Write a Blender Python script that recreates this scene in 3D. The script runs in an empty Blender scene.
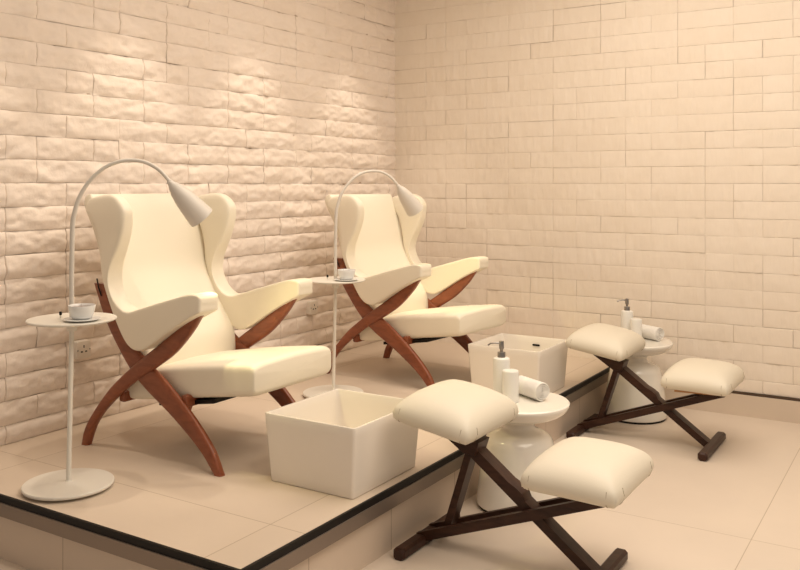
import bpy, math, random
from mathutils import Vector, noise
R = math.radians
random.seed(4)
scene = bpy.context.scene
COL = scene.collection

# ------------------------------------------------------------------ materials
def new_mat(name):
    m = bpy.data.materials.new(name); m.use_nodes = True
    nt = m.node_tree; return m, nt, nt.nodes['Principled BSDF']

def plain(name, col, rough=.5, metal=0, bump=0, bscale=80, vary=0, vscale=3, spec=.5, coat=0):
    m, nt, b = new_mat(name); N, L = nt.nodes, nt.links
    b.inputs['Base Color'].default_value = (*col, 1)
    b.inputs['Roughness'].default_value = rough
    b.inputs['Metallic'].default_value = metal
    b.inputs['Specular IOR Level'].default_value = spec
    b.inputs['Coat Weight'].default_value = coat
    tc = N.new('ShaderNodeTexCoord')
    if vary:
        n = N.new('ShaderNodeTexNoise'); n.inputs['Scale'].default_value = vscale; n.inputs['Detail'].default_value = 4
        L.new(tc.outputs['Object'], n.inputs['Vector'])
        mx = N.new('ShaderNodeMix'); mx.data_type = 'RGBA'
        mx.inputs['A'].default_value = (*[c*(1-vary) for c in col], 1)
        mx.inputs['B'].default_value = (*[min(1, c*(1+vary)) for c in col], 1)
        L.new(n.outputs['Fac'], mx.inputs['Factor']); L.new(mx.outputs['Result'], b.inputs['Base Color'])
    if bump:
        n = N.new('ShaderNodeTexNoise'); n.inputs['Scale'].default_value = bscale; n.inputs['Detail'].default_value = 5
        L.new(tc.outputs['Object'], n.inputs['Vector'])
        bp = N.new('ShaderNodeBump'); bp.inputs['Strength'].default_value = bump; bp.inputs['Distance'].default_value = .004
        L.new(n.outputs['Fac'], bp.inputs['Height']); L.new(bp.outputs['Normal'], b.inputs['Normal'])
    return m

def wood_mat(name, c1, c2, rough=.35, axis='X'):
    m, nt, b = new_mat(name); N, L = nt.nodes, nt.links
    tc = N.new('ShaderNodeTexCoord'); mp = N.new('ShaderNodeMapping')
    mp.inputs['Scale'].default_value = (4, 40, 14)
    n = N.new('ShaderNodeTexNoise'); n.inputs['Scale'].default_value = 2.2; n.inputs['Detail'].default_value = 6; n.inputs['Distortion'].default_value = 1.2
    L.new(tc.outputs['Object'], mp.inputs['Vector']); L.new(mp.outputs['Vector'], n.inputs['Vector'])
    r = N.new('ShaderNodeValToRGB'); r.color_ramp.elements[0].color = (*c1, 1); r.color_ramp.elements[1].color = (*c2, 1)
    r.color_ramp.elements[0].position = .3; r.color_ramp.elements[1].position = .7
    L.new(n.outputs['Fac'], r.inputs['Fac']); L.new(r.outputs['Color'], b.inputs['Base Color'])
    b.inputs['Roughness'].default_value = rough
    return m

def tile_mat(name, col, joints, jcol, rough=.45):
    """joints: list of (axis, offset, period); thin joint lines in world metres, soft cloudy limestone body"""
    m, nt, b = new_mat(name); N, L = nt.nodes, nt.links
    tc = N.new('ShaderNodeTexCoord'); sp = N.new('ShaderNodeSeparateXYZ'); L.new(tc.outputs['Object'], sp.inputs[0])
    def math_(op, a, bb=None, v=None):
        n = N.new('ShaderNodeMath'); n.operation = op
        L.new(a, n.inputs[0])
        if bb is not None: L.new(bb, n.inputs[1])
        if v is not None: n.inputs[1].default_value = v
        return n.outputs[0]
    tot = None; cell = None
    for k, (ax, off, per) in enumerate(joints):
        s = math_('SUBTRACT', sp.outputs[ax], v=off)
        p = math_('PINGPONG', s, v=per/2)
        lt = math_('LESS_THAN', p, v=.0016)
        tot = lt if tot is None else math_('MAXIMUM', tot, lt)
        f = math_('FLOOR', math_('DIVIDE', s, v=per))
        f = math_('MULTIPLY', f, v=[7.31, 3.17, 5.3][k % 3])
        cell = f if cell is None else math_('ADD', cell, f)
    wn = N.new('ShaderNodeTexWhiteNoise'); wn.noise_dimensions = '1D'; L.new(cell, wn.inputs['W'])
    n1 = N.new('ShaderNodeTexNoise'); n1.inputs['Scale'].default_value = 2.2; n1.inputs['Detail'].default_value = 6; n1.inputs['Roughness'].default_value = .6
    L.new(tc.outputs['Object'], n1.inputs['Vector'])
    v = math_('ADD', math_('MULTIPLY', n1.outputs['Fac'], v=.75), math_('MULTIPLY', wn.outputs['Value'], v=.25))
    mx = N.new('ShaderNodeMix'); mx.data_type = 'RGBA'
    mx.inputs['A'].default_value = (*[c*.90 for c in col], 1); mx.inputs['B'].default_value = (*[c*1.08 for c in col], 1)
    L.new(v, mx.inputs['Factor'])
    m2 = N.new('ShaderNodeMix'); m2.data_type = 'RGBA'
    L.new(mx.outputs['Result'], m2.inputs['A']); m2.inputs['B'].default_value = (*jcol, 1)
    L.new(tot, m2.inputs['Factor']); L.new(m2.outputs['Result'], b.inputs['Base Color'])
    b.inputs['Roughness'].default_value = rough
    return m

def brick_mat(name, col, streak=False):
    m, nt, b = new_mat(name); N, L = nt.nodes, nt.links
    tc = N.new('ShaderNodeTexCoord')
    at = N.new('ShaderNodeAttribute'); at.attribute_name = 'tint'
    n = N.new('ShaderNodeTexNoise'); n.inputs['Scale'].default_value = 7; n.inputs['Detail'].default_value = 7; n.inputs['Roughness'].default_value = .65
    L.new(tc.outputs['Object'], n.inputs['Vector'])
    a = N.new('ShaderNodeMath'); a.operation = 'MULTIPLY_ADD'; a.inputs[1].default_value = .22
    L.new(at.outputs['Fac'], a.inputs[0]); 
    s = N.new('ShaderNodeMath'); s.operation = 'MULTIPLY'; s.inputs[1].default_value = .8; L.new(n.outputs['Fac'], s.inputs[0])
    L.new(s.outputs[0], a.inputs[2])
    mx = N.new('ShaderNodeMix'); mx.data_type = 'RGBA'
    mx.inputs['A'].default_value = (col[0]*.93, col[1]*.90, col[2]*.86, 1); mx.inputs['B'].default_value = (col[0]*1.05, col[1]*1.06, col[2]*1.08, 1)
    L.new(a.outputs[0], mx.inputs['Factor']); L.new(mx.outputs['Result'], b.inputs['Base Color'])
    b.inputs['Roughness'].default_value = .85; b.inputs['Specular IOR Level'].default_value = .25
    mp = N.new('ShaderNodeMapping'); mp.inputs['Scale'].default_value = (9, 9, 1.6) if streak else (1, 1, 1)
    L.new(tc.outputs['Object'], mp.inputs['Vector'])
    n2 = N.new('ShaderNodeTexNoise'); n2.inputs['Scale'].default_value = 5 if streak else 28; n2.inputs['Detail'].default_value = 6
    L.new(mp.outputs['Vector'], n2.inputs['Vector'])
    bp = N.new('ShaderNodeBump'); bp.inputs['Strength'].default_value = .6; bp.inputs['Distance'].default_value = .006
    L.new(n2.outputs['Fac'], bp.inputs['Height']); L.new(bp.outputs['Normal'], b.inputs['Normal'])
    return m

M = {}
M['brick_l'] = brick_mat('split_limestone', (.89, .79, .70))
M['brick_r'] = brick_mat('split_limestone_flat', (.86, .77, .66), True)
M['mortar'] = plain('joint_mortar', (.52, .40, .30), .95)
M['floor'] = tile_mat('floor_tile', (.70, .60, .50), [(0, -.586, 1.27), (1, 3.36, 1.9)], (.46, .37, .28), .5)
M['plat'] = tile_mat('platform_tile', (.66, .55, .44), [(0, -1.79, 1.2), (1, 2.09, 1.2)], (.42, .32, .23), .5)
M['fascia'] = tile_mat('fascia_tile', (.68, .56, .45), [(1, 2.114, .4735), (0, -2.43, .47)], (.34, .25, .17), .5)
M['skirt'] = plain('skirting_tile', (.66, .55, .44), .5, vary=.05)
M['steel'] = plain('brushed_steel', (.25, .20, .165), .3, .5, .1, 200)
M['black'] = plain('black_strip', (.008, .006, .005), .5, spec=.25)
M['bronze'] = plain('bronze_trim', (.07, .04, .022), .5)
M['leather'] = plain('cream_leather', (.86, .79, .65), .42, 0, .12, 220)
M['leather_w'] = plain('ivory_leather', (.75, .69, .57), .5, 0, .10, 220)
M['seam'] = plain('seam_thread', (.32, .24, .15), .8)
M['wood'] = wood_mat('red_walnut', (.19, .050, .019), (.30, .088, .036), .33)
M['dark'] = wood_mat('dark_wenge', (.022, .007, .004), (.060, .023, .012), .42)
M['dark'].node_tree.nodes['Principled BSDF'].inputs['Specular IOR Level'].default_value = .3
M['plywood'] = plain('bare_plywood', (.45, .22, .09), .6)
M['white'] = plain('white_enamel', (.78, .74, .66), .35)
M['lampwhite'] = plain('lamp_shade_enamel', (.72, .67, .60), .4)
M['ceramic'] = plain('white_ceramic', (.85, .785, .70), .22, coat=.2)
M['table'] = plain('glossy_white_plastic', (.88, .84, .76), .12, coat=.4)
M['cup'] = plain('cup_porcelain', (.82, .82, .80), .2)
M['bottle'] = plain('white_bottle', (.84, .82, .77), .3)
M['chrome'] = plain('pump_steel', (.35, .33, .31), .3, 1)
M['coffee'] = plain('coffee', (.22, .08, .03), .15)
M['towel'] = plain('white_towel', (.86, .83, .78), .95, 0, .8, 260)
M['socket'] = plain('socket_plate', (.80, .72, .62), .4)
M['ceil'] = plain('ceiling_paint', (.80, .74, .66), .9)
def emit(name, col, s):
    m, nt, b = new_mat(name); b.inputs['Base Color'].default_value = (.8, .8, .7, 1)
    b.inputs['Emission Color'].default_value = (*col, 1); b.inputs['Emission Strength'].default_value = s; return m
M['bulb'] = emit('lit_bulb', (1, .8, .5), 6)

# ------------------------------------------------------------------ mesh helpers
class MB:
    def __init__(s): s.v = []; s.f = []; s.mi = []
    def add(s, v, f, mi=0):
        b = len(s.v); s.v += [tuple(p) for p in v]; s.f += [tuple(i+b for i in q) for q in f]; s.mi += [mi]*len(f)
    def box(s, a, b, mi=0, bev=0):
        x0, y0, z0 = a; x1, y1, z1 = b
        if not bev:
            v = [(x, y, z) for z in (z0, z1) for y in (y0, y1) for x in (x0, x1)]
            s.add(v, [(0, 2, 3, 1), (4, 5, 7, 6), (0, 1, 5, 4), (2, 6, 7, 3), (0, 4, 6, 2), (1, 3, 7, 5)], mi); return
        rings = []
        for z, d in ((z0, bev), (z0+bev*.3, bev*.3), (z0+bev, 0), (z1-bev, 0), (z1-bev*.3, bev*.3), (z1, bev)):
            rings.append(rrect((x0+x1)/2, (y0+y1)/2, x1-x0-2*d, y1-y0-2*d, max(bev*.9, 1e-4), z, 4))
        s.loft(rings, mi)
    def loft(s, rings, mi=0, cap=True, closed=True):
        n = len(rings[0]); v = [p for r in rings for p in r]; f = []
        for i in range(len(rings)-1):
            for j in range(n if closed else n-1):
                k = (j+1) % n
                f.append((i*n+j, i*n+k, (i+1)*n+k, (i+1)*n+j))
        s.add(v, f, mi)
        if cap:
            for r, fl in ((rings[0], True), (rings[-1], False)):
                c = sum((Vector(p) for p in r), Vector())/n
                q = [(j, (j+1) % n, n) for j in range(n)]
                if fl: q = [t[::-1] for t in q]
                s.add(list(r)+[c], q, mi)
    def tube(s, pts, rad, n=12, mi=0, cap=True):
        pts = [Vector(p) for p in pts]; rings = []; up = None
        for i, p in enumerate(pts):
            t = (pts[min(i+1, len(pts)-1)]-pts[max(i-1, 0)]).normalized()
            if up is None: up = t.orthogonal().normalized()
            up = (up-t*up.dot(t)).normalized(); w = t.cross(up)
            r = rad[i] if isinstance(rad, (list, tuple)) else rad
            rings.append([p+(up*math.cos(a)+w*math.sin(a))*r for a in [2*math.pi*k/n for k in range(n)]])
        s.loft(rings, mi, cap)
    def lathe(s, prof, c=(0, 0, 0), n=48, mi=0, cap=True, M4=None):
        rings = []
        for r, z in prof:
            ring = [Vector((r*math.cos(2*math.pi*k/n), r*math.sin(2*math.pi*k/n), z)) for k in range(n)]
            if M4: ring = [M4 @ p for p in ring]
            rings.append([p+Vector(c) for p in ring])
        s.loft(rings, mi, cap)
    def build(s, name, mats, parent=None, smooth=True, angle=40):
        me = bpy.data.meshes.new(name); me.from_pydata(s.v, [], s.f)
        if not isinstance(mats, (list, tuple)): mats = [mats]
        for m in mats: me.materials.append(m)
        me.polygons.foreach_set('material_index', s.mi)
        me.update()
        import bmesh
        bm = bmesh.new(); bm.from_mesh(me); bmesh.ops.remove_doubles(bm, verts=bm.verts, dist=1e-5)
        bmesh.ops.recalc_face_normals(bm, faces=bm.faces); bm.to_mesh(me); bm.free()
        if smooth:
            me.polygons.foreach_set('use_smooth', [True]*len(me.polygons)); me.set_sharp_from_angle(angle=R(angle))
        o = bpy.data.objects.new(name, me); COL.objects.link(o)
        if parent: o.parent = parent
        return o

def rrect(cx, cy, wx, wy, r, z, n=6):
    out = []
    r = min(r, wx/2-1e-4, wy/2-1e-4)
    for sx, sy, a0 in ((1, 1, 0), (-1, 1, 90), (-1, -1, 180), (1, -1, 270)):
        for k in range(n+1):
            a = R(a0+90*k/n)
            out.append(Vector((cx+sx*(wx/2-r)+r*math.cos(a), cy+sy*(wy/2-r)+r*math.sin(a), z)))
    return out

def thing(name, label, cat, loc, group=None, rz=0):
    o = bpy.data.objects.new(name, None); COL.objects.link(o); o.location = loc; o.rotation_euler.z = rz
    o.empty_display_size = .1
    o['label'] = label; o['category'] = cat
    if group: o['group'] = group
    return o
def tag(o, label, cat, group=None):
    o['label'] = label; o['category'] = cat
    if group: o['group'] = group
    return o
def struct(o): o['kind'] = 'structure'; return o
def dup(root, loc, label, rz=None, sz=1):
    def cp(o, par):
        c = o.copy(); COL.objects.link(c); c.parent = par
        for ch in o.children: cp(ch, c)
        return c
    r = cp(root, None); r.scale.z = sz; r.location = loc; r['label'] = label
    if rz is not None: r.rotation_euler.z = rz
    return r

def resample(pts, n, smooth=True):
    pts = [Vector(p) for p in pts]
    if smooth:                                     # Catmull-Rom densify
        q = []
        P = [2*pts[0]-pts[1]]+pts+[2*pts[-1]-pts[-2]]
        for i in range(1, len(P)-2):
            for k in range(10):
                t = k/10
                q.append(.5*((2*P[i])+(P[i+1]-P[i-1])*t+(2*P[i-1]-5*P[i]+4*P[i+1]-P[i+2])*t*t+(3*P[i]-P[i-1]-3*P[i+1]+P[i+2])*t**3))
        q.append(pts[-1]); pts = q
    L = [0]
    for a, b in zip(pts, pts[1:]): L.append(L[-1]+(b-a).length)
    out = []; j = 0
    for k in range(n):
        d = L[-1]*k/(n-1)
        while j < len(L)-2 and L[j+1] < d: j += 1
        t = (d-L[j])/max(L[j+1]-L[j], 1e-9)
        out.append(pts[j].lerp(pts[j+1], min(max(t, 0), 1)))
    return out
def interp(table, n):
    """every row of a table of numbers, Catmull-Rom between rows, n rows out at equal parameter"""
    T = [Vector(r) for r in table]; P = [2*T[0]-T[1]]+T+[2*T[-1]-T[-2]]; out = []
    for k in range(n):
        u = (len(T)-1)*k/(n-1); i = min(int(u), len(T)-2); t = u-i; a, b, c, d = P[i], P[i+1], P[i+2], P[i+3]
        out.append(.5*((2*b)+(c-a)*t+(2*a-5*b+4*c-d)*t*t+(3*b-a-3*c+d)*t**3))
    return out
def sup(a, e):
    c = math.cos(a); return math.copysign(abs(c)**(2/e), c)
def sups(a, e):
    c = math.sin(a); return math.copysign(abs(c)**(2/e), c)

# ------------------------------------------------------------------ the room
ZF = -.228           # room floor; the platform top is z = 0
XL, YR = -3.262, 5.15
X1, Y0, ZC = 2.6, -1.6, 2.75

def brick_wall(name, mat, to_world, s0, s1, z0, z1, rough, unit, off, seed, streak):
    """courses of split-faced stone, each stone its own relief patch pushed out of a dark mortar plane"""
    rnd = random.Random(seed); v = []; f = []; tint = []
    z = .078-.1*math.ceil((.078-z0)/.1)
    row = 0
    while z < z1:
        o2 = Vector((rnd.uniform(0, 50), rnd.uniform(0, 50), 0))
        za, zb = max(z, z0), min(z+.1, z1)
        if zb-za < .01: z += .1; continue
        s = off-unit*rnd.choice((1, 2, 3))
        while s > s0: s -= unit
        while s < s1:
            ln = unit*rnd.choice((1, 2, 2, 2, 3, 2, 4) if not streak else (1, 1, 2, 2, 3, 2))
            a, b = max(s, s0), min(s+ln, s1); s += ln
            if b-a < .01: continue
            g = .0001+.0007*rnd.random()**2
            def steps(p, q, c, e):
                n = max(2, int((q-p-2*e)/c)); return [p, p+e*.25, p+e*.6]+[p+e+(q-p-2*e)*k/n for k in range(n+1)]+[q-e*.6, q-e*.25, q]
            us = steps(a+g, b-g, .011, .004); ws = steps(za+g, zb-g, .010, .004)
            dep = rnd.uniform(0, 1)*(.0042 if rough > .5 else .0026); tilt = rnd.uniform(-1, 1)*(.008 if rough > .5 else .010)
            ew_ = rnd.uniform(.25, 1)
            tl = rnd.random(); base = len(v); o = Vector((rnd.uniform(0, 50), rnd.uniform(0, 50), rnd.uniform(0, 9)))
            for w in ws:
                for u in us:
                    eu = min(u-us[0], us[-1]-u); ew = min(w-ws[0], ws[-1]-w)
                    ku = min(eu/.004, 1); kw = min(ew/(.009 if rough > .5 else .004), 1)
                    edge = (1-(1-ku)**2)*(1-(1-kw)**2)
                    t = (w-ws[0])/(ws[-1]-ws[0])
                    if streak:
                        nn = noise.fractal(Vector((u*30, w*6, 0))+o, .9, 2.1, 4)*.0058+noise.fractal(Vector((u*8, w*8, 3))+o, 1, 2, 3)*.0040
                        bulge = .003*math.sin(math.pi*t)
                    else:
                        c = noise.cell(Vector((u*17, w*22, 1))+o)
                        nn = noise.fractal(Vector((u*9, w*20, 0))+o2, .75, 2.2, 6)*.0085
                        nn += abs(noise.noise(Vector((u*22, w*30, 5))+o2))*-.006
                        bulge = (.0065+.0045*max(0, min(1, (1.25-z)/.7)))*math.sin(math.pi*min(1, t*.9+.05))
                    d = .0095-(.0035 if rough > .5 else .0016)*(1-edge)*ew_+dep+tilt*(u-(a+b)/2)*.6+bulge*rough*(.35+.65*edge)+nn*rough*(.5+.5*edge)
                    v.append(to_world(u, w, max(d, .001))); tint.append(tl)
            nu = len(us)
            for j in range(len(ws)-1):
                for i in range(nu-1):
                    f.append((base+j*nu+i, base+j*nu+i+1, base+(j+1)*nu+i+1, base+(j+1)*nu+i))
        z += .1; row += 1
    nb = len(f); base = len(v)
    v += [to_world(s0, z0, .005), to_world(s1, z0, .005), to_world(s1, z1, .005), to_world(s0, z1, .005)]; tint += [0]*4
    v += [to_world(s0, z0, -.1), to_world(s1, z0, -.1), to_world(s1, z1, -.1), to_world(s0, z1, -.1)]; tint += [0]*4
    q = [(0, 1, 2, 3), (7, 6, 5, 4), (0, 4, 5, 1), (1, 5, 6, 2), (2, 6, 7, 3), (3, 7, 4, 0)]
    f += [tuple(i+base for i in t) for t in q]
    me = bpy.data.meshes.new(name); me.from_pydata(v, [], f); me.materials.append(mat); me.materials.append(M['mortar'])
    me.polygons.foreach_set('material_index', [0]*nb+[1]*6)
    at = me.attributes.new('tint', 'FLOAT', 'POINT'); at.data.foreach_set('value', tint)
    me.polygons.foreach_set('use_smooth', [True]*nb+[False]*6)
    me.update()
    o = bpy.data.objects.new(name, me); COL.objects.link(o); return struct(o)

brick_wall('wall_left', M['brick_l'], lambda s, z, d: (XL-.012+d, s, z), 1.0, 5.165, 0, ZC, 1.0, .1455, 2.44, 3, False)
brick_wall('wall_right', M['brick_r'], lambda s, z, d: (s, YR+.004-d, z), -3.27, 1.6, -.095, ZC, .42, .155, -.992, 8, True)

mb = MB(); mb.box((XL-.2, Y0, ZF-.1), (X1, YR+.1, ZF)); struct(mb.build('floor', M['floor'], smooth=False))
mb = MB(); mb.box((XL-.2, Y0, ZC), (X1, YR+.1, ZC+.08)); struct(mb.build('ceiling', M['ceil'], smooth=False))
# the raised platform, its recessed black reveal, steel band and tiled face
PX, PY = -1.64, 1.79
plat = MB(); plat.box((XL-.01, PY+.006, -.022), (PX-.011, YR, 0)); p = struct(plat.build('floor_platform', M['plat'], smooth=False))
mb = MB(); mb.box((XL-.01, PY+.016, ZF), (PX-.016, YR, -.0225)); struct(mb.build('trim_1', M['fascia'], smooth=False)).name = 'trim_1'
mb = MB(); mb.box((XL-.01, PY-.001, -.0265), (PX+.001, YR-.002, -.0005)); 
def lshape(x_out, y_out, w, z0, z1, name, mat):
    m = MB(); xo, yo = x_out, y_out; xl = XL-.01
    pts = [(xl, yo), (xo, yo), (xo, YR-.002), (xo-w, YR-.002), (xo-w, yo+w), (xl, yo+w)]
    v = [(x, y, z) for z in (z0, z1) for x, y in pts]; n = 6
    f = [(i, (i+1) % n, n+(i+1) % n, n+i) for i in range(n)]
    f += [(0, 1, 4, 5), (1, 2, 3, 4), (6, 7, 10, 11), (7, 8, 9, 10)]
    m.add(v, f); return struct(m.build(name, mat, smooth=False))
lshape(PX, PY, .010, -.023, .001, 'trim_2', M['black'])
lshape(PX+.005, PY-.005, .020, -.069, -.023, 'trim_3', M['steel'])
# skirting of the right wall below the stone
mb = MB(); mb.box((PX-.01, YR-.022, ZF), (1.6, YR+.06, -.108)); struct(mb.build('baseboard_right', M['skirt'], smooth=False))
mb = MB(); mb.box((PX-.01, YR-.018, -.108), (1.6, YR+.06, -.096)); struct(mb.build('trim_4', M['bronze'], smooth=False))

# wall sockets
def socket(y, z, label):
    t = thing('wall_socket', label, 'wall socket', (XL+.029, y, z), 'white wall sockets low on the left stone wall')
    m = MB()
    rings = [[Vector((x, p.x, p.y)) for p in rrect(0, 0, .076-2*d, .080-2*d, .008, 0, 4)] for x, d in ((-.030, 0), (.004, 0), (.008, .002), (.009, .005))]
    m.loft(rings); m.build('face_plate', M['socket'], t)
    h = MB()
    for yy, zz, a, b in ((0, .015, .004, .009), (-.011, -.008, .008, .005), (.011, -.008, .008, .005)):
        h.box((.0075, yy-a/2*1.3, zz-b/2*1.3), (.0096, yy+a/2*1.3, zz+b/2*1.3))
    h.build('pin_hole', M['black'], t, False)
    for yy in (-.032, .032):
        s = MB(); s.lathe([(.0035, 0), (.0035, .002), (.002, .0028)], n=12, M4=__import__('mathutils').Matrix.Rotation(R(90), 4, 'Y'), c=(.0085, yy, 0)); s.build('screw', M['chrome'], t)
    return t
socket(2.505, .338, 'white wall socket behind the pole of the nearer lamp')
socket(4.171, .325, 'white wall socket low on the stone wall between the two armchairs')

# ------------------------------------------------------------------ armchair (faces +X; origin under its centre on the platform)
CX, CY = -2.60, 2.61
def make_chair():
    t = thing('armchair', 'nearer cream leather wing armchair on crossed red wooden legs', 'armchair', (CX, CY, 0), 'cream wing armchairs on the platform')
    def L(x): return x-CX
    # --- side panels: wing running down into the arm.  rows: Fx Fz Rx Rz thick yF yR
    # y = distance of the panel's middle from the chair's centre line
    S = [(-2.282, .640, -2.284, .626, .070, .286, .286),
         (-2.285, .657, -2.286, .606, .094, .286, .286),
         (-2.298, .667, -2.298, .598, .104, .286, .286),
         (-2.345, .667, -2.335, .580, .106, .286, .286),
         (-2.430, .645, -2.410, .541, .104, .287, .287),
         (-2.520, .620, -2.480, .500, .098, .288, .288),
         (-2.610, .594, -2.550, .458, .092, .288, .288),
         (-2.680, .576, -2.615, .430, .088, .288, .288),
         (-2.732, .592, -2.680, .448, .084, .288, .288),
         (-2.774, .632, -2.742, .525, .080, .288, .288),
         (-2.797, .690, -2.798, .620, .076, .288, .288),
         (-2.784, .750, -2.838, .705, .074, .290, .288),
         (-2.748, .815, -2.856, .800, .072, .292, .288),
         (-2.720, .880, -2.882, .880, .072, .294, .288),
         (-2.708, .940, -2.925, .940, .072, .296, .288),
         (-2.714, .980, -2.952, .966, .066, .298, .288),
         (-2.745, 1.014, -2.948, .995, .056, .298, .288),
         (-2.785, 1.030, -2.930, 1.014, .038, .298, .290),
         (-2.825, 1.034, -2.900, 1.024, .010, .298, .292)]
    rows = interp([tuple(r) for r in [list(x) for x in S]], 90)
    for sg in (-1, 1):
        m = MB(); rings = []
        n = 64
        for q_, r in enumerate(rows):
            ex = 13 if q_ < 38 else max(4.6, 13-(q_-38)*.4)
            F = Vector((L(r[0]), r[1])); B = Vector((L(r[2]), r[3])); c = (F+B)/2; h = (F-B)/2
            ring = []
            for k in range(n):
                a = 2*math.pi*k/n; u = sup(a, ex); w = sups(a, ex)
                pos = c+h*u; ym = r[5]*(1+u)/2+r[6]*(1-u)/2
                ring.append(Vector((pos.x, sg*(ym+w*r[4]/2), pos.y)))
            rings.append(ring)
        m.loft(rings)
        # stitched seam where the arm pad turns down to the wing
        m.build('wing_side', M['leather'], t, angle=70)
    # --- backrest: rows z, front x, thickness, half width
    Bk = [(.300, -2.668, .05, .245), (.315, -2.655, .075, .252), (.36, -2.650, .09, .258), (.44, -2.668, .08, .262), (.53, -2.735, .06, .276), (.62, -2.800, .045, .282),
          (.71, -2.850, .045, .284), (.80, -2.875, .05, .285), (.88, -2.895, .065, .287), (.95, -2.915, .090, .288), (.99, -2.930, .095, .288), (1.018, -2.946, .075, .284), (1.032, -2.965, .03, .280)]
    rows = interp(Bk, 60); rings = []
    for r in rows:
        ring = []; n = 56
        for k in range(n):
            a = 2*math.pi*k/n; u = sup(a, 5); w = sups(a, 5)
            dx = .014*(u*u)                                   # a slightly hollow back
            ring.append(Vector((L(r[1])-r[2]/2+w*r[2]/2+dx, u*r[3], r[0])))
        rings.append(ring)
    m = MB(); m.loft(rings); m.build('backrest', M['leather'], t, angle=70)
    # --- seat cushion
    St = [(-2.800, .258, .06, .225), (-2.790, .258, .100, .232), (-2.76, .262, .122, .236), (-2.60, .286, .130, .238), (-2.40, .318, .130, .238), (-2.22, .343, .126, .238),
          (-2.145, .352, .122, .238), (-2.122, .354, .112, .237), (-2.113, .355, .094, .235), (-2.110, .355, .08, .232)]
    rows = interp(St, 50); rings = []
    for r in rows:
        ring = []; n = 64
        for k in range(n):
            a = 2*math.pi*k/n; u = sup(a, 14); w = sups(a, 6)
            crown = .008*(1-u*u)*(1 if w > 0 else 0)
            ring.append(Vector((L(r[0]), u*r[3], r[1]+w*r[2]/2+crown*w)))
        rings.append(ring)
    m = MB(); m.loft(rings); m.build('seat_cushion', M['leather'], t, angle=70)
    # --- crossed frames, each leg one curved tapering piece
    Pl = [(-2.948, .668), (-2.938, .645), (-2.868, .511), (-2.755, .366), (-2.658, .278), (-2.521, .190), (-2.415, .115), (-2.335, .055), (-2.278, 0)]
    Pr = [(-2.862, .668), (-2.856, .645), (-2.790, .536), (-2.700, .430), (-2.620, .372), (-2.500, .300), (-2.365, .200), (-2.268, .100), (-2.224, 0)]
    Qu = [(-2.350, .607), (-2.418, .561), (-2.500, .492), (-2.620, .412), (-2.739, .330), (-2.843, .250), (-2.929, .160), (-2.995, .071), (-3.014, 0)]
    Ql = [(-2.300, .607), (-2.326, .582), (-2.372, .519), (-2.464, .430), (-2.570, .362), (-2.690, .290), (-2.801, .206), (-2.900, .110), (-2.960, 0)]
    def leg(A, B, y, th, par, bow=0):
        a = resample([(L(x), 0, z) for x, z in A], 40); b = resample([(L(x), 0, z) for x, z in B], 40)
        m = MB(); rings = []
        for i, (p, q) in enumerate(zip(a, b)):
            f_ = i/39; kk = .86+.10*math.sin(math.pi*min(f_*1.25, 1))-.26*max(0, f_-.45)/.55+(.10*max(0, f_-.85)/.15)
            c = (p+q)/2; h = (p-q)/2*kk; ring = []
            for k in range(24):
                an = 2*math.pi*k/24; u = sup(an, 3.2); w = sups(an, 3.2)
                pos = c+h*u; ring.append(Vector((pos.x, y+w*th/2, pos.z)))
            rings.append(ring)
        m.loft(rings); return m.build('leg', M['wood'], par, angle=50)
    for sg in (-1, 1):
        leg(Pl, Pr, sg*.266, .032, t); leg(Qu, Ql, sg*.276, .034, t)
    for x, z, w, h in ((-2.440, .245, .030, .046), (-2.790, .218, .030, .042)):
        m = MB(); m.box((L(x)-w/2, -.262, z-h/2), (L(x)+w/2, .262, z+h/2), bev=.006); m.build('cross_rail', M['wood'], t)
    m = MB(); rings = []                                     # black underside board
    for x, z in ((-2.62, .205), (-2.33, .250)):
        rings.append([Vector((L(x), p.x, p.y+z)) for p in rrect(0, 0, .44, .016, .004, 0, 3)])
    m.loft(rings); m.build('seat_board', M['black'], t)
    for sg in (-1, 1):
        m = MB(); m.tube([(L(-2.884), sg*.285, .62), (L(-2.898), sg*.288, .655), (L(-2.905), sg*.290, .69)], .0028, 8); m.build('gap_shade', M['black'], t)  # dark gap between leg and wing, its shade drawn as a thin black tube
    return t
chair = make_chair()
dup(chair, (CX+.05, CY+1.573, 0), 'farther cream leather wing armchair, nearer the room corner', rz=R(-5), sz=.984)

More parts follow.
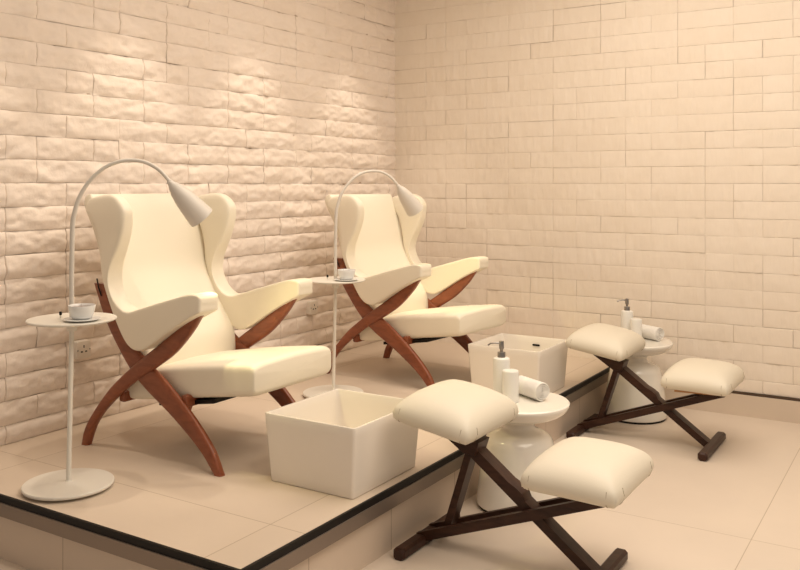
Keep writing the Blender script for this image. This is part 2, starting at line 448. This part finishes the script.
# ------------------------------------------------------------------ reading lamps with a little table
from mathutils import Matrix
def make_lamp():
    t = thing('floor_lamp', 'arched white reading lamp with a round table, beside the nearer armchair', 'floor lamp', (-2.609, 1.962, 0), 'arched reading lamps with cup tables')
    lean = .020
    m = MB(); m.lathe([(.118, 0), (.120, .002), (.120, .008), (.118, .009)], (0, 0, 0), 64); m.build('foot', M['lampwhite'], t)
    m = MB(); m.lathe([(.144, .009), (.152, .010), (.1545, .014), (.1545, .018), (.152, .021), (.03, .023), (.012, .026), (.010, .03)], (0, 0, 0), 72); m.build('base', M['white'], t)
    C_, S_ = math.cos(R(32.04)), math.sin(R(32.04))
    a, b = .432, .07; hd = Vector((a*C_-b*S_, a*S_+b*C_, 0)).normalized()       # arch direction over the floor
    def P(s, z): 
        q = hd*s; return Vector((q.x, q.y, z))
    off = lambda z: lean*min(z, .93)
    def along(x):                                   # how far out along the arch a bearing lies, and its distance
        Z0 = 2.609*S_+1.962*C_; X0 = -2.609*C_+1.962*S_; tt = (x-400)/863; ap = hd.x*C_+hd.y*S_; bp = -hd.x*S_+hd.y*C_
        s = (tt*Z0-X0)/(ap-tt*bp); return s, Z0+s*bp
    m = MB(); m.tube([P(off(.024), .024), P(off(.3), .3), P(off(.60), .60)], .0085, 14); m.build('pole', M['white'], t)
    px = [(71.2, 320), (71.6, 290), (71.8, 262), (72.6, 226), (75, 211), (80, 196), (90, 180.5), (104, 168), (119, 161.6), (133, 160.2), (146, 162.5), (158, 169), (166, 177), (171, 183.5)]
    pts = []
    for x, y in px:
        s, k = along(x)
        pts.append(P(s, 1.07-(y-185)*k/863))
    pts[0] = P(off(.6), .60)
    pts = resample(pts, 60)
    m = MB(); m.tube(pts, [.0085 if i < 25 else .0085-.0015*min(1, (i-25)/10) for i in range(60)], 14); m.build('arched_neck', M['lampwhite'], t)
    tb = MB(); tb.lathe([(.02, .586), (.145, .590), (.150, .593), (.1515, .596), (.150, .599), (.01, .600)], (P(off(.6), 0).x, P(off(.6), 0).y, 0), 72); tb.build('table_top', M['white'], t)
    c = MB(); c.lathe([(.016, .555), (.018, .56), (.018, .581)], (P(off(.6), 0).x, P(off(.6), 0).y, 0), 24); c.build('collar', M['white'], t)
    k = MB(); k.lathe([(.003, .600), (.003, .612)], (-.026, -.013, 0), 12, mi=0); k.lathe([(.0035, .610), (.005, .613), (.005, .620), (.003, .623)], (-.026, -.013, 0), 16, mi=1)
    k.build('switch_knob', [M['white'], M['black']], t)
    # shade
    e = pts[-1]; k1 = 3.10
    sm, km = along(198.5); mouth = P(sm, 1.07-(217.5-185)*km/863)+Vector((-S_, C_, 0))*.04
    ax = (mouth-e).normalized(); Lh = (mouth-e).length
    q = ax.to_track_quat('Z', 'Y').to_matrix().to_4x4(); q.translation = e
    Z = Lh
    prof = [(.008, -.012), (.0105, -.010), (.012, 0), (.019, .012), (.028, .035), (.036, .065*Z/.16), (.041, .10*Z/.16), (.045, .13*Z/.16), (.048, .155*Z/.16), (.0485, Z+.004)]
    inn = [(.0470, Z+.004), (.0462, .155*Z/.16), (.043, .13*Z/.16), (.039, .10*Z/.16), (.034, .065*Z/.16), (.024, .035), (.014, .025)]
    m = MB(); m.lathe(prof+inn, n=48, M4=q); sh = m.build('lamp_shade', M['lampwhite'], t)
    m = MB(); m.lathe([(.006, .035), (.018, .045), (.023, .058), (.020, .072), (.010, .080), (.002, .082)], n=24, M4=q); m.build('bulb', M['bulb'], t)
    return t, e, ax, mouth
lamp, le, lax, lmouth = make_lamp()
LAMP2 = (-2.612, 3.535, 0)
lamp2 = dup(lamp, LAMP2, 'arched white reading lamp with a round table, beside the farther armchair', rz=R(10), sz=.986)

# cups
C32, S32 = math.cos(R(32.04)), math.sin(R(32.04))
def on_table(px, py, z):
    Z = 863*(1.07-z)/(py-185); X = (px-400)/863*Z; return (-Z*S32+X*C32, Z*C32+X*S32, z)
CUP1 = on_table(82, 320.5, .60)[:2]; CUP2 = (CUP1[0]+.0, CUP1[1]+1.573)
def make_cup():
    t = thing('coffee_cup', 'white cup of coffee on the nearer lamp table', 'cup', (*CUP1, .6075), 'white coffee cups on the lamp tables')
    m = MB(); m.lathe([(.026, 0), (.032, .002), (.036, .008), (.0425, .028), (.0455, .045), (.0450, .0465), (.0435, .045), (.041, .038), (.03, .01), (.01, .006)], n=40); m.build('cup_body', M['cup'], t)
    m = MB(); m.lathe([(.0400, .0385), (.0402, .0390), (.02, .0396), (.001, .0396)], n=32); m.build('coffee', M['coffee'], t)
    m = MB(); pts = [(-.041*math.cos(R(35)) - .026*math.sin(a)*math.cos(R(35)), .041*math.sin(R(35)) + .026*math.sin(a)*math.sin(R(35)), .028+.014*math.cos(a)) for a in [math.pi*k/12 for k in range(13)]]
    m.tube(pts, .0035, 8); m.build('handle', M['cup'], t)
    return t
cup = make_cup()
dup(cup, (*CUP2, .5991), 'white coffee cup on the farther lamp table')
def saucer(x, y, lab, z=.6005):
    m = MB(); m.lathe([(.030, .0), (.036, .0005), (.056, .0035), (.062, .0065), (.061, .0075), (.035, .0062), (.001, .0062)], n=48)
    o = m.build('saucer', M['cup']); o.location = (x, y, z); tag(o, lab, 'saucer', 'white saucers on the lamp tables')
saucer(*CUP1, 'white saucer under the cup on the nearer lamp table')
saucer(*CUP2, 'white saucer under the cup on the farther lamp table', .5921)

# ------------------------------------------------------------------ foot basins
def basin(cy, dy, label, slot):
    cx = -1.872
    t = thing('foot_basin', label, 'basin', (cx, cy, 0), 'white square foot basins on the platform edge')
    m = MB(); H = .247
    tw, bw = .402, .368; td, bd = dy, dy-.028
    def ring(w, d, r, z): return rrect(0, 0, w, d, r, z, 8)
    rings = [ring(bw-.02, bd-.02, .008, 0), ring(bw-.004, bd-.004, .011, .002), ring(bw, bd, .013, .008)]
    for k in range(1, 9):
        f = k/8; rings.append(ring(bw+(tw-bw)*f, bd+(td-bd)*f, .013, .008+(H-.012)*f))
    rings += [ring(tw-.003, td-.003, .012, H), ring(tw-.017, td-.017, .014, H), ring(tw-.021, td-.021, .014, H-.004)]
    for k in range(1, 7):
        f = k/6; rings.append(ring(tw-.021-.03*f, td-.021-.03*f, .014+.03*f, H-.004-(H-.05)*f))
    rings += [ring(tw-.09, td-.09, .06, .035), ring(.05, .05, .02, .030)]
    m.loft(rings); m.build('basin_body', M['ceramic'], t, angle=50)
    d = MB(); d.lathe([(.022, .029), (.022, .034), (.018, .036), (.002, .0365)], n=24); d.build('drain', M['chrome'], t)
    if slot:
        s = MB(); rr = [[Vector((p.x+.02, y, p.y+.204)) for p in rrect(0, 0, .042, .010, .005, 0, 5)] for y in (td/2-.020, td/2-.0165)]
        s.loft(rr); s.build('overflow_slot', M['black'], t)
basin(2.606, .445, 'white square basin on the platform corner before the nearer armchair', False)
basin(4.165, .400, 'white square basin with an overflow slot, before the farther armchair', True)

# ------------------------------------------------------------------ hourglass side tables
def make_table():
    t = thing('side_table', 'glossy white hourglass side table behind the nearer kneeling stool', 'side table', (-1.448, 3.223, ZF), 'white hourglass side tables')
    m = MB()
    prof = [(.10, .008), (.160, .008), (.1685, .012), (.171, .020), (.168, .06), (.159, .14), (.149, .21), (.142, .245), (.136, .268), (.124, .287), (.104, .299), (.082, .307), (.067, .317), (.062, .330), (.067, .342), (.085, .352), (.118, .361), (.155, .371), (.182, .386), (.197, .402), (.2035, .415), (.203, .422), (.199, .426), (.12, .4265), (.001, .4265)]
    P = [(v.x, v.z) for v in resample([(r, 0, z) for r, z in prof[1:-3]], 90)]
    m.lathe([(.10, .008)]+P+[(.198, .4262), (.12, .4265), (.001, .4265)], n=72); m.build('pedestal', M['table'], t, angle=35)
    m = MB(); m.lathe([(.140, 0), (.163, 0), (.165, .004), (.163, .009), (.14, .010)], n=64); m.build('base_ring', M['black'], t)
    return t
tab = make_table()
dup(tab, (-1.448, 4.80, ZF), 'glossy white hourglass side table behind the farther kneeling stool, by the wall')
ZT = ZF+.4267

# things on the side tables
def make_pump():
    t = thing('pump_bottle', 'white pump bottle with a steel pump on the nearer side table', 'bottle', (0, 0, ZT), 'white pump bottles')
    m = MB(); m.lathe([(.028, 0), (.033, .001), (.0345, .004), (.0345, .150), (.033, .156), (.026, .160), (.014, .161)], n=40); m.build('bottle_body', M['bottle'], t)
    m = MB(); m.lathe([(.0155, .160), (.0165, .161), (.0165, .180), (.0155, .182), (.0065, .183), (.0065, .194), (.0095, .195), (.0100, .198), (.0100, .225), (.009, .227)], n=28); m.build('pump_collar', M['chrome'], t)
    m = MB(); d = Vector((-C32, -S32, 0)); m.tube([Vector((0, 0, .217)), d*.025+Vector((0, 0, .219)), d*.045+Vector((0, 0, .217)), d*.056+Vector((0, 0, .209))], .0035, 10); m.build('spout', M['chrome'], t)
    return t
C32, S32 = math.cos(R(32.04)), math.sin(R(32.04))
pump = make_pump(); pump.location = on_table(501.5, 396, ZT)
def make_canister():
    o = MB(); o.lathe([(.028, 0), (.032, .001), (.033, .004), (.033, .120), (.0325, .1235), (.030, .126), (.001, .1262)], n=40)
    c = o.build('canister', M['bottle']); return tag(c, 'plain white cylinder bottle beside the pump on the nearer side table', 'bottle', 'plain white cylinder bottles')
can = make_canister(); can.location = on_table(510.5, 401.5, ZT)
def make_towel():
    """rolled hand towel lying on its side, axis along local X"""
    m = MB(); n = 150; turns = 4.2; r1 = .040; r0 = .006; Lh = .078
    prof = []
    for k in range(n+1):
        f = k/n; a = 2*math.pi*turns*f; r = r0+(r1-r0)*f; prof.append((a, r))
    th = .0058
    xs = [-Lh, -Lh+.003, -Lh*.7, -Lh*.35, 0, Lh*.35, Lh*.7, Lh-.003, Lh]
    outer = [[Vector((x, (r-(.0018 if abs(x) == Lh else 0)+.0008*noise.noise(Vector((x*40, a*2, 0))))*math.cos(a), (r-(.0018 if abs(x) == Lh else 0))*math.sin(a))) for a, r in prof] for x in xs]
    inner = [[Vector((x, (r-th+(.0018 if abs(x) == Lh else 0))*math.cos(a), (r-th+(.0018 if abs(x) == Lh else 0))*math.sin(a))) for a, r in prof] for x in xs]
    rings = [o+i[::-1] for o, i in zip(outer, inner)]
    nn = len(rings[0]); v = [p for r in rings for p in r]; f = []
    for i in range(len(rings)-1):
        for j in range(nn): k = (j+1) % nn; f.append((i*nn+j, i*nn+k, (i+1)*nn+k, (i+1)*nn+j))
    for i in (0, len(rings)-1):
        for j in range(n): f.append((i*nn+j, i*nn+j+1, i*nn+nn-2-j, i*nn+nn-1-j))
    m.add(v, f); return m.build('rolled_towel', M['towel'], angle=60)
tw = make_towel(); tag(tw, 'rolled white hand towel on the nearer side table', 'towel', 'rolled white towels')
p = Vector(on_table(531.5, 397.5, ZT)); tw.location = (p.x, p.y, ZT+.040); tw.rotation_euler = (R(200), 0, R(-30))
def d2(o, dx, dy, lab):
    c = dup(o, (o.location.x+dx, o.location.y+dy, o.location.z), lab); return c
d2(pump, .03, 1.59, 'white pump bottle with a steel pump on the farther side table')
d2(can, .03, 1.59, 'plain white cylinder bottle beside the pump on the farther side table')
t2 = d2(tw, .03, 1.60, 'rolled white hand towel on the farther side table')

# ------------------------------------------------------------------ kneeling stools (long axis X; origin at floor under the crossing)
KX, KY = -1.186, 2.73
def cushion(t, name, cx, cz, lx, ly, tilt, th, label=None):
    m = MB(); n = 28; top = []; bot = []
    hx, hy = lx/2, ly/2
    def surf(u, w, s):
        # superellipse footprint mapped from the square, thick in the middle, thin and pinched at the corners
        e = (1-abs(u)**3.2)*(1-abs(w)**3.2)
        z = s*(th*.30*(1-max(abs(u), abs(w))**6)**.5 + th*(.27 if s > 0 else .06)*max(e, 0)**.8)
        pu = 1-.065*(abs(w)**5); pw = 1-.055*(abs(u)**5)
        sag = -.008*(u*u*.6+w*w*.9)
        return Vector((u*hx*pu, w*hy*pw, z+sag+(0 if s > 0 else .0)))
    def coord(k): 
        x = -1+2*k/n; return math.sin(x*math.pi/2)*.6+x*.4
    for s, arr in ((1, top), (-1, bot)):
        for j in range(n+1):
            for i in range(n+1): arr.append(surf(coord(i), coord(j), s))
    f = []
    for j in range(n):
        for i in range(n):
            a = j*(n+1)+i; f.append((a, a+1, a+n+2, a+n+1)); b = a+(n+1)**2; f.append((b+n+1, b+n+2, b+1, b))
    rot = Matrix.Rotation(tilt, 4, 'Y'); rot.translation = Vector((cx-KX, 0, cz-ZF))
    m.add([rot @ p for p in top+bot], f, 0)
    # folded corner seams
    for su in (-1, 1):
        for sw in (-1, 1):
            for (ua, wa) in ((su*.985, sw*.72), (su*.80, sw*.985)):
                pts = []
                for k in range(9):
                    s = 1 if k < 4.5 else -1
                    f_ = abs(k-4)/4; u = ua*(1-.10*f_) if abs(ua) > abs(wa) else ua; w = wa*(1-.10*f_) if abs(wa) > abs(ua) else wa
                    p = surf(u, w, 1 if k <= 4 else -1); 
                    if k == 4: p = (surf(u, w, 1)+surf(u, w, -1))/2; p.x *= 1.012; p.y *= 1.006
                    p.z += .0008*s; pts.append(rot @ p)
                m.tube(pts[3:8], .0010, 6, mi=1)
    o = m.build(name, [M['leather_w'], M['seam']], t, angle=80)
    return o
def make_kneeler():
    t = thing('kneeling_stool', 'nearer two cushioned kneeling stool with a dark crossed wooden frame', 'kneeling stool', (KX, KY, ZF), 'kneeling stools with ivory cushions')
    def W(x, z): return Vector((x-KX, 0, z-ZF))
    cushion(t, 'seat', -1.464, .266, .318, .43, R(9), .132)
    cushion(t, 'knee_pad', -.976, .136, .332, .43, R(1), .132)
    def beam(name, pts, y0, y1, mat=M['dark']):
        """profile polygon in x-z extruded between y0 and y1 with small chamfers"""
        m = MB(); c = sum((W(*p) for p in pts), Vector())/len(pts)
        rings = []
        for y, s in ((y0, 0), (y0+.002, 1), (y1-.002, 1), (y1, 0)):
            ring = []
            for p in pts:
                q = W(*p); 
                if not s: q = q+(c-q).normalized()*.0015
                ring.append(Vector((q.x, y, q.z)))
            rings.append(ring)
        n = len(pts); v = [p for r in rings for p in r]; f = []
        for i in range(3):
            for j in range(n): k = (j+1) % n; f.append((i*n+j, i*n+k, (i+1)*n+k, (i+1)*n+j))
        f += [tuple(range(n))[::-1], tuple(3*n+i for i in range(n))]
        m.add(v, f); return m.build(name, mat, t, angle=25)
    def bar(p, q, w):
        p = Vector(p); q = Vector(q); d = (q-p).normalized(); nrm = Vector((-d.y, d.x))*w/2
        return [tuple(p+nrm), tuple(q+nrm), tuple(q-nrm), tuple(p-nrm)]
    # long beam A: from beneath the seat down to the front foot, notched wider above the crossing
    d = Vector((-.945+1.415, -.205-.150)).normalized(); nn = Vector((-d.y, d.x))
    if nn.y < 0: nn = -nn
    A0 = Vector((-1.425, .160)); A1 = Vector((-.940, -.206))
    def pA(s, o): q = A0+d*s+nn*o; return (q.x, q.y)
    LA = (A1-A0).length
    up = [pA(0, .018), pA(.20, .018), pA(.235, .024), pA(.262, .024), pA(.285, .012), pA(LA, .012)]
    lo = [pA(LA, -.020), pA(0, -.020)]
    beam('long_beam', up+lo, -.030, .030)
    # two rails of the rising arm
    for sg in (-1, 1):
        y0, y1 = (sg*.034, sg*.056) if sg > 0 else (-.056, -.034)
        beam('rail', bar((-1.600, -.203), (-.905, .062), .034), y0, y1)
    beam('strut', bar((-1.408, .122), (-1.497, -.158), .026), -.028, .028)
    beam('seat_bracket', [(-1.545, .212), (-1.36, .172), (-1.375, .125), (-1.42, .128)], -.045, .045)
    beam('knee_board', [(-1.10, .072), (-.87, .080), (-.87, .066), (-1.10, .058)], -.07, .07, M['plywood'])
    beam('knee_bracket', [(-1.02, .060), (-.87, .068), (-.87, .052), (-.97, .018)], -.033, .033)
    def foot(x, lo_):
        m = MB(); rings = []
        ys = [-.206, -.198, .207, .215]
        for y, s in zip(ys, (.8, 1, 1, .8)):
            h, w, c = .040*s, .046*s, .009
            pts = [(-w/2, c), (-w/2, h-c), (-w/2+c, h), (w/2-c, h), (w/2, h-c), (w/2, c), (w/2-c, 0), (-w/2+c, 0)]
            rings.append([Vector((x-KX+a, y, b+(.04-h)/2*0)) for a, b in pts])
        m.loft(rings); m.build('foot_bar', M['dark'], t, angle=25)
    foot(-1.588, 0); foot(-.935, 0)
    return t
kn = make_kneeler()
dup(kn, (KX-.012, KY+1.665, ZF), 'farther two cushioned kneeling stool with a dark crossed wooden frame, near the wall', sz=.972)

# ------------------------------------------------------------------ light
def spot(loc, tgt, power, size, blend, col, rad=.03):
    l = bpy.data.lights.new('downlight', 'SPOT'); l.energy = power; l.spot_size = R(size); l.spot_blend = blend; l.color = col; l.shadow_soft_size = rad
    o = bpy.data.objects.new('downlight', l); COL.objects.link(o); o.location = loc
    o.rotation_euler = (Vector(tgt)-Vector(loc)).to_track_quat('-Z', 'Y').to_euler(); return o
def area(loc, tgt, power, sx, sy, col):
    l = bpy.data.lights.new('ceiling_panel', 'AREA'); l.shape = 'RECTANGLE'; l.size = sx; l.size_y = sy; l.energy = power; l.color = col
    o = bpy.data.objects.new('ceiling_panel', l); COL.objects.link(o); o.location = loc
    o.rotation_euler = (Vector(tgt)-Vector(loc)).to_track_quat('-Z', 'Y').to_euler(); return o
WARM = (1, .86, .70)
for y in (1.85, 2.77, 3.64, 4.55):
    spot((XL+.45, y, ZC-.03), (XL+.35, y, 0), 44, 50, .4, WARM, .035)
area((-1.0, 3.35, ZC-.04), (-1.0, 3.35, 0), 58, 2.0, 2.2, (1, .88, .745))
area((.4, 1.9, ZC-.04), (.4, 2.0, 0), 60, 1.8, 2.4, (1, .88, .74))
# the reading lamps' own bulbs
for off, q3 in ((Vector((-2.609, 1.962, 0)), Matrix.Identity(3)), (Vector(LAMP2), Matrix.Rotation(R(10), 3, 'Z'))):
    l = spot(off+q3 @ (le+lax*.09), off+q3 @ (le+lax*.6), 12, 104, .2, (1, .88, .42), .012)
w = bpy.data.worlds.new('room_light'); scene.world = w; w.use_nodes = True
w.node_tree.nodes['Background'].inputs[0].default_value = (1, .89, .78, 1)
w.node_tree.nodes['Background'].inputs[1].default_value = .30

# ------------------------------------------------------------------ camera
cam = bpy.data.cameras.new('camera'); co = bpy.data.objects.new('camera', cam); COL.objects.link(co)
cam.sensor_fit = 'HORIZONTAL'; cam.sensor_width = 36; cam.lens = 36*863/800; cam.shift_y = -100/800
co.location = (0, 0, 1.07); co.rotation_euler = (R(90), 0, R(32.04)); cam.clip_start = .05
scene.camera = co
vs = scene.view_settings; vs.view_transform = 'Standard'; vs.look = 'None'; vs.gamma = 1; vs.exposure = -.12; vs.use_curve_mapping = False
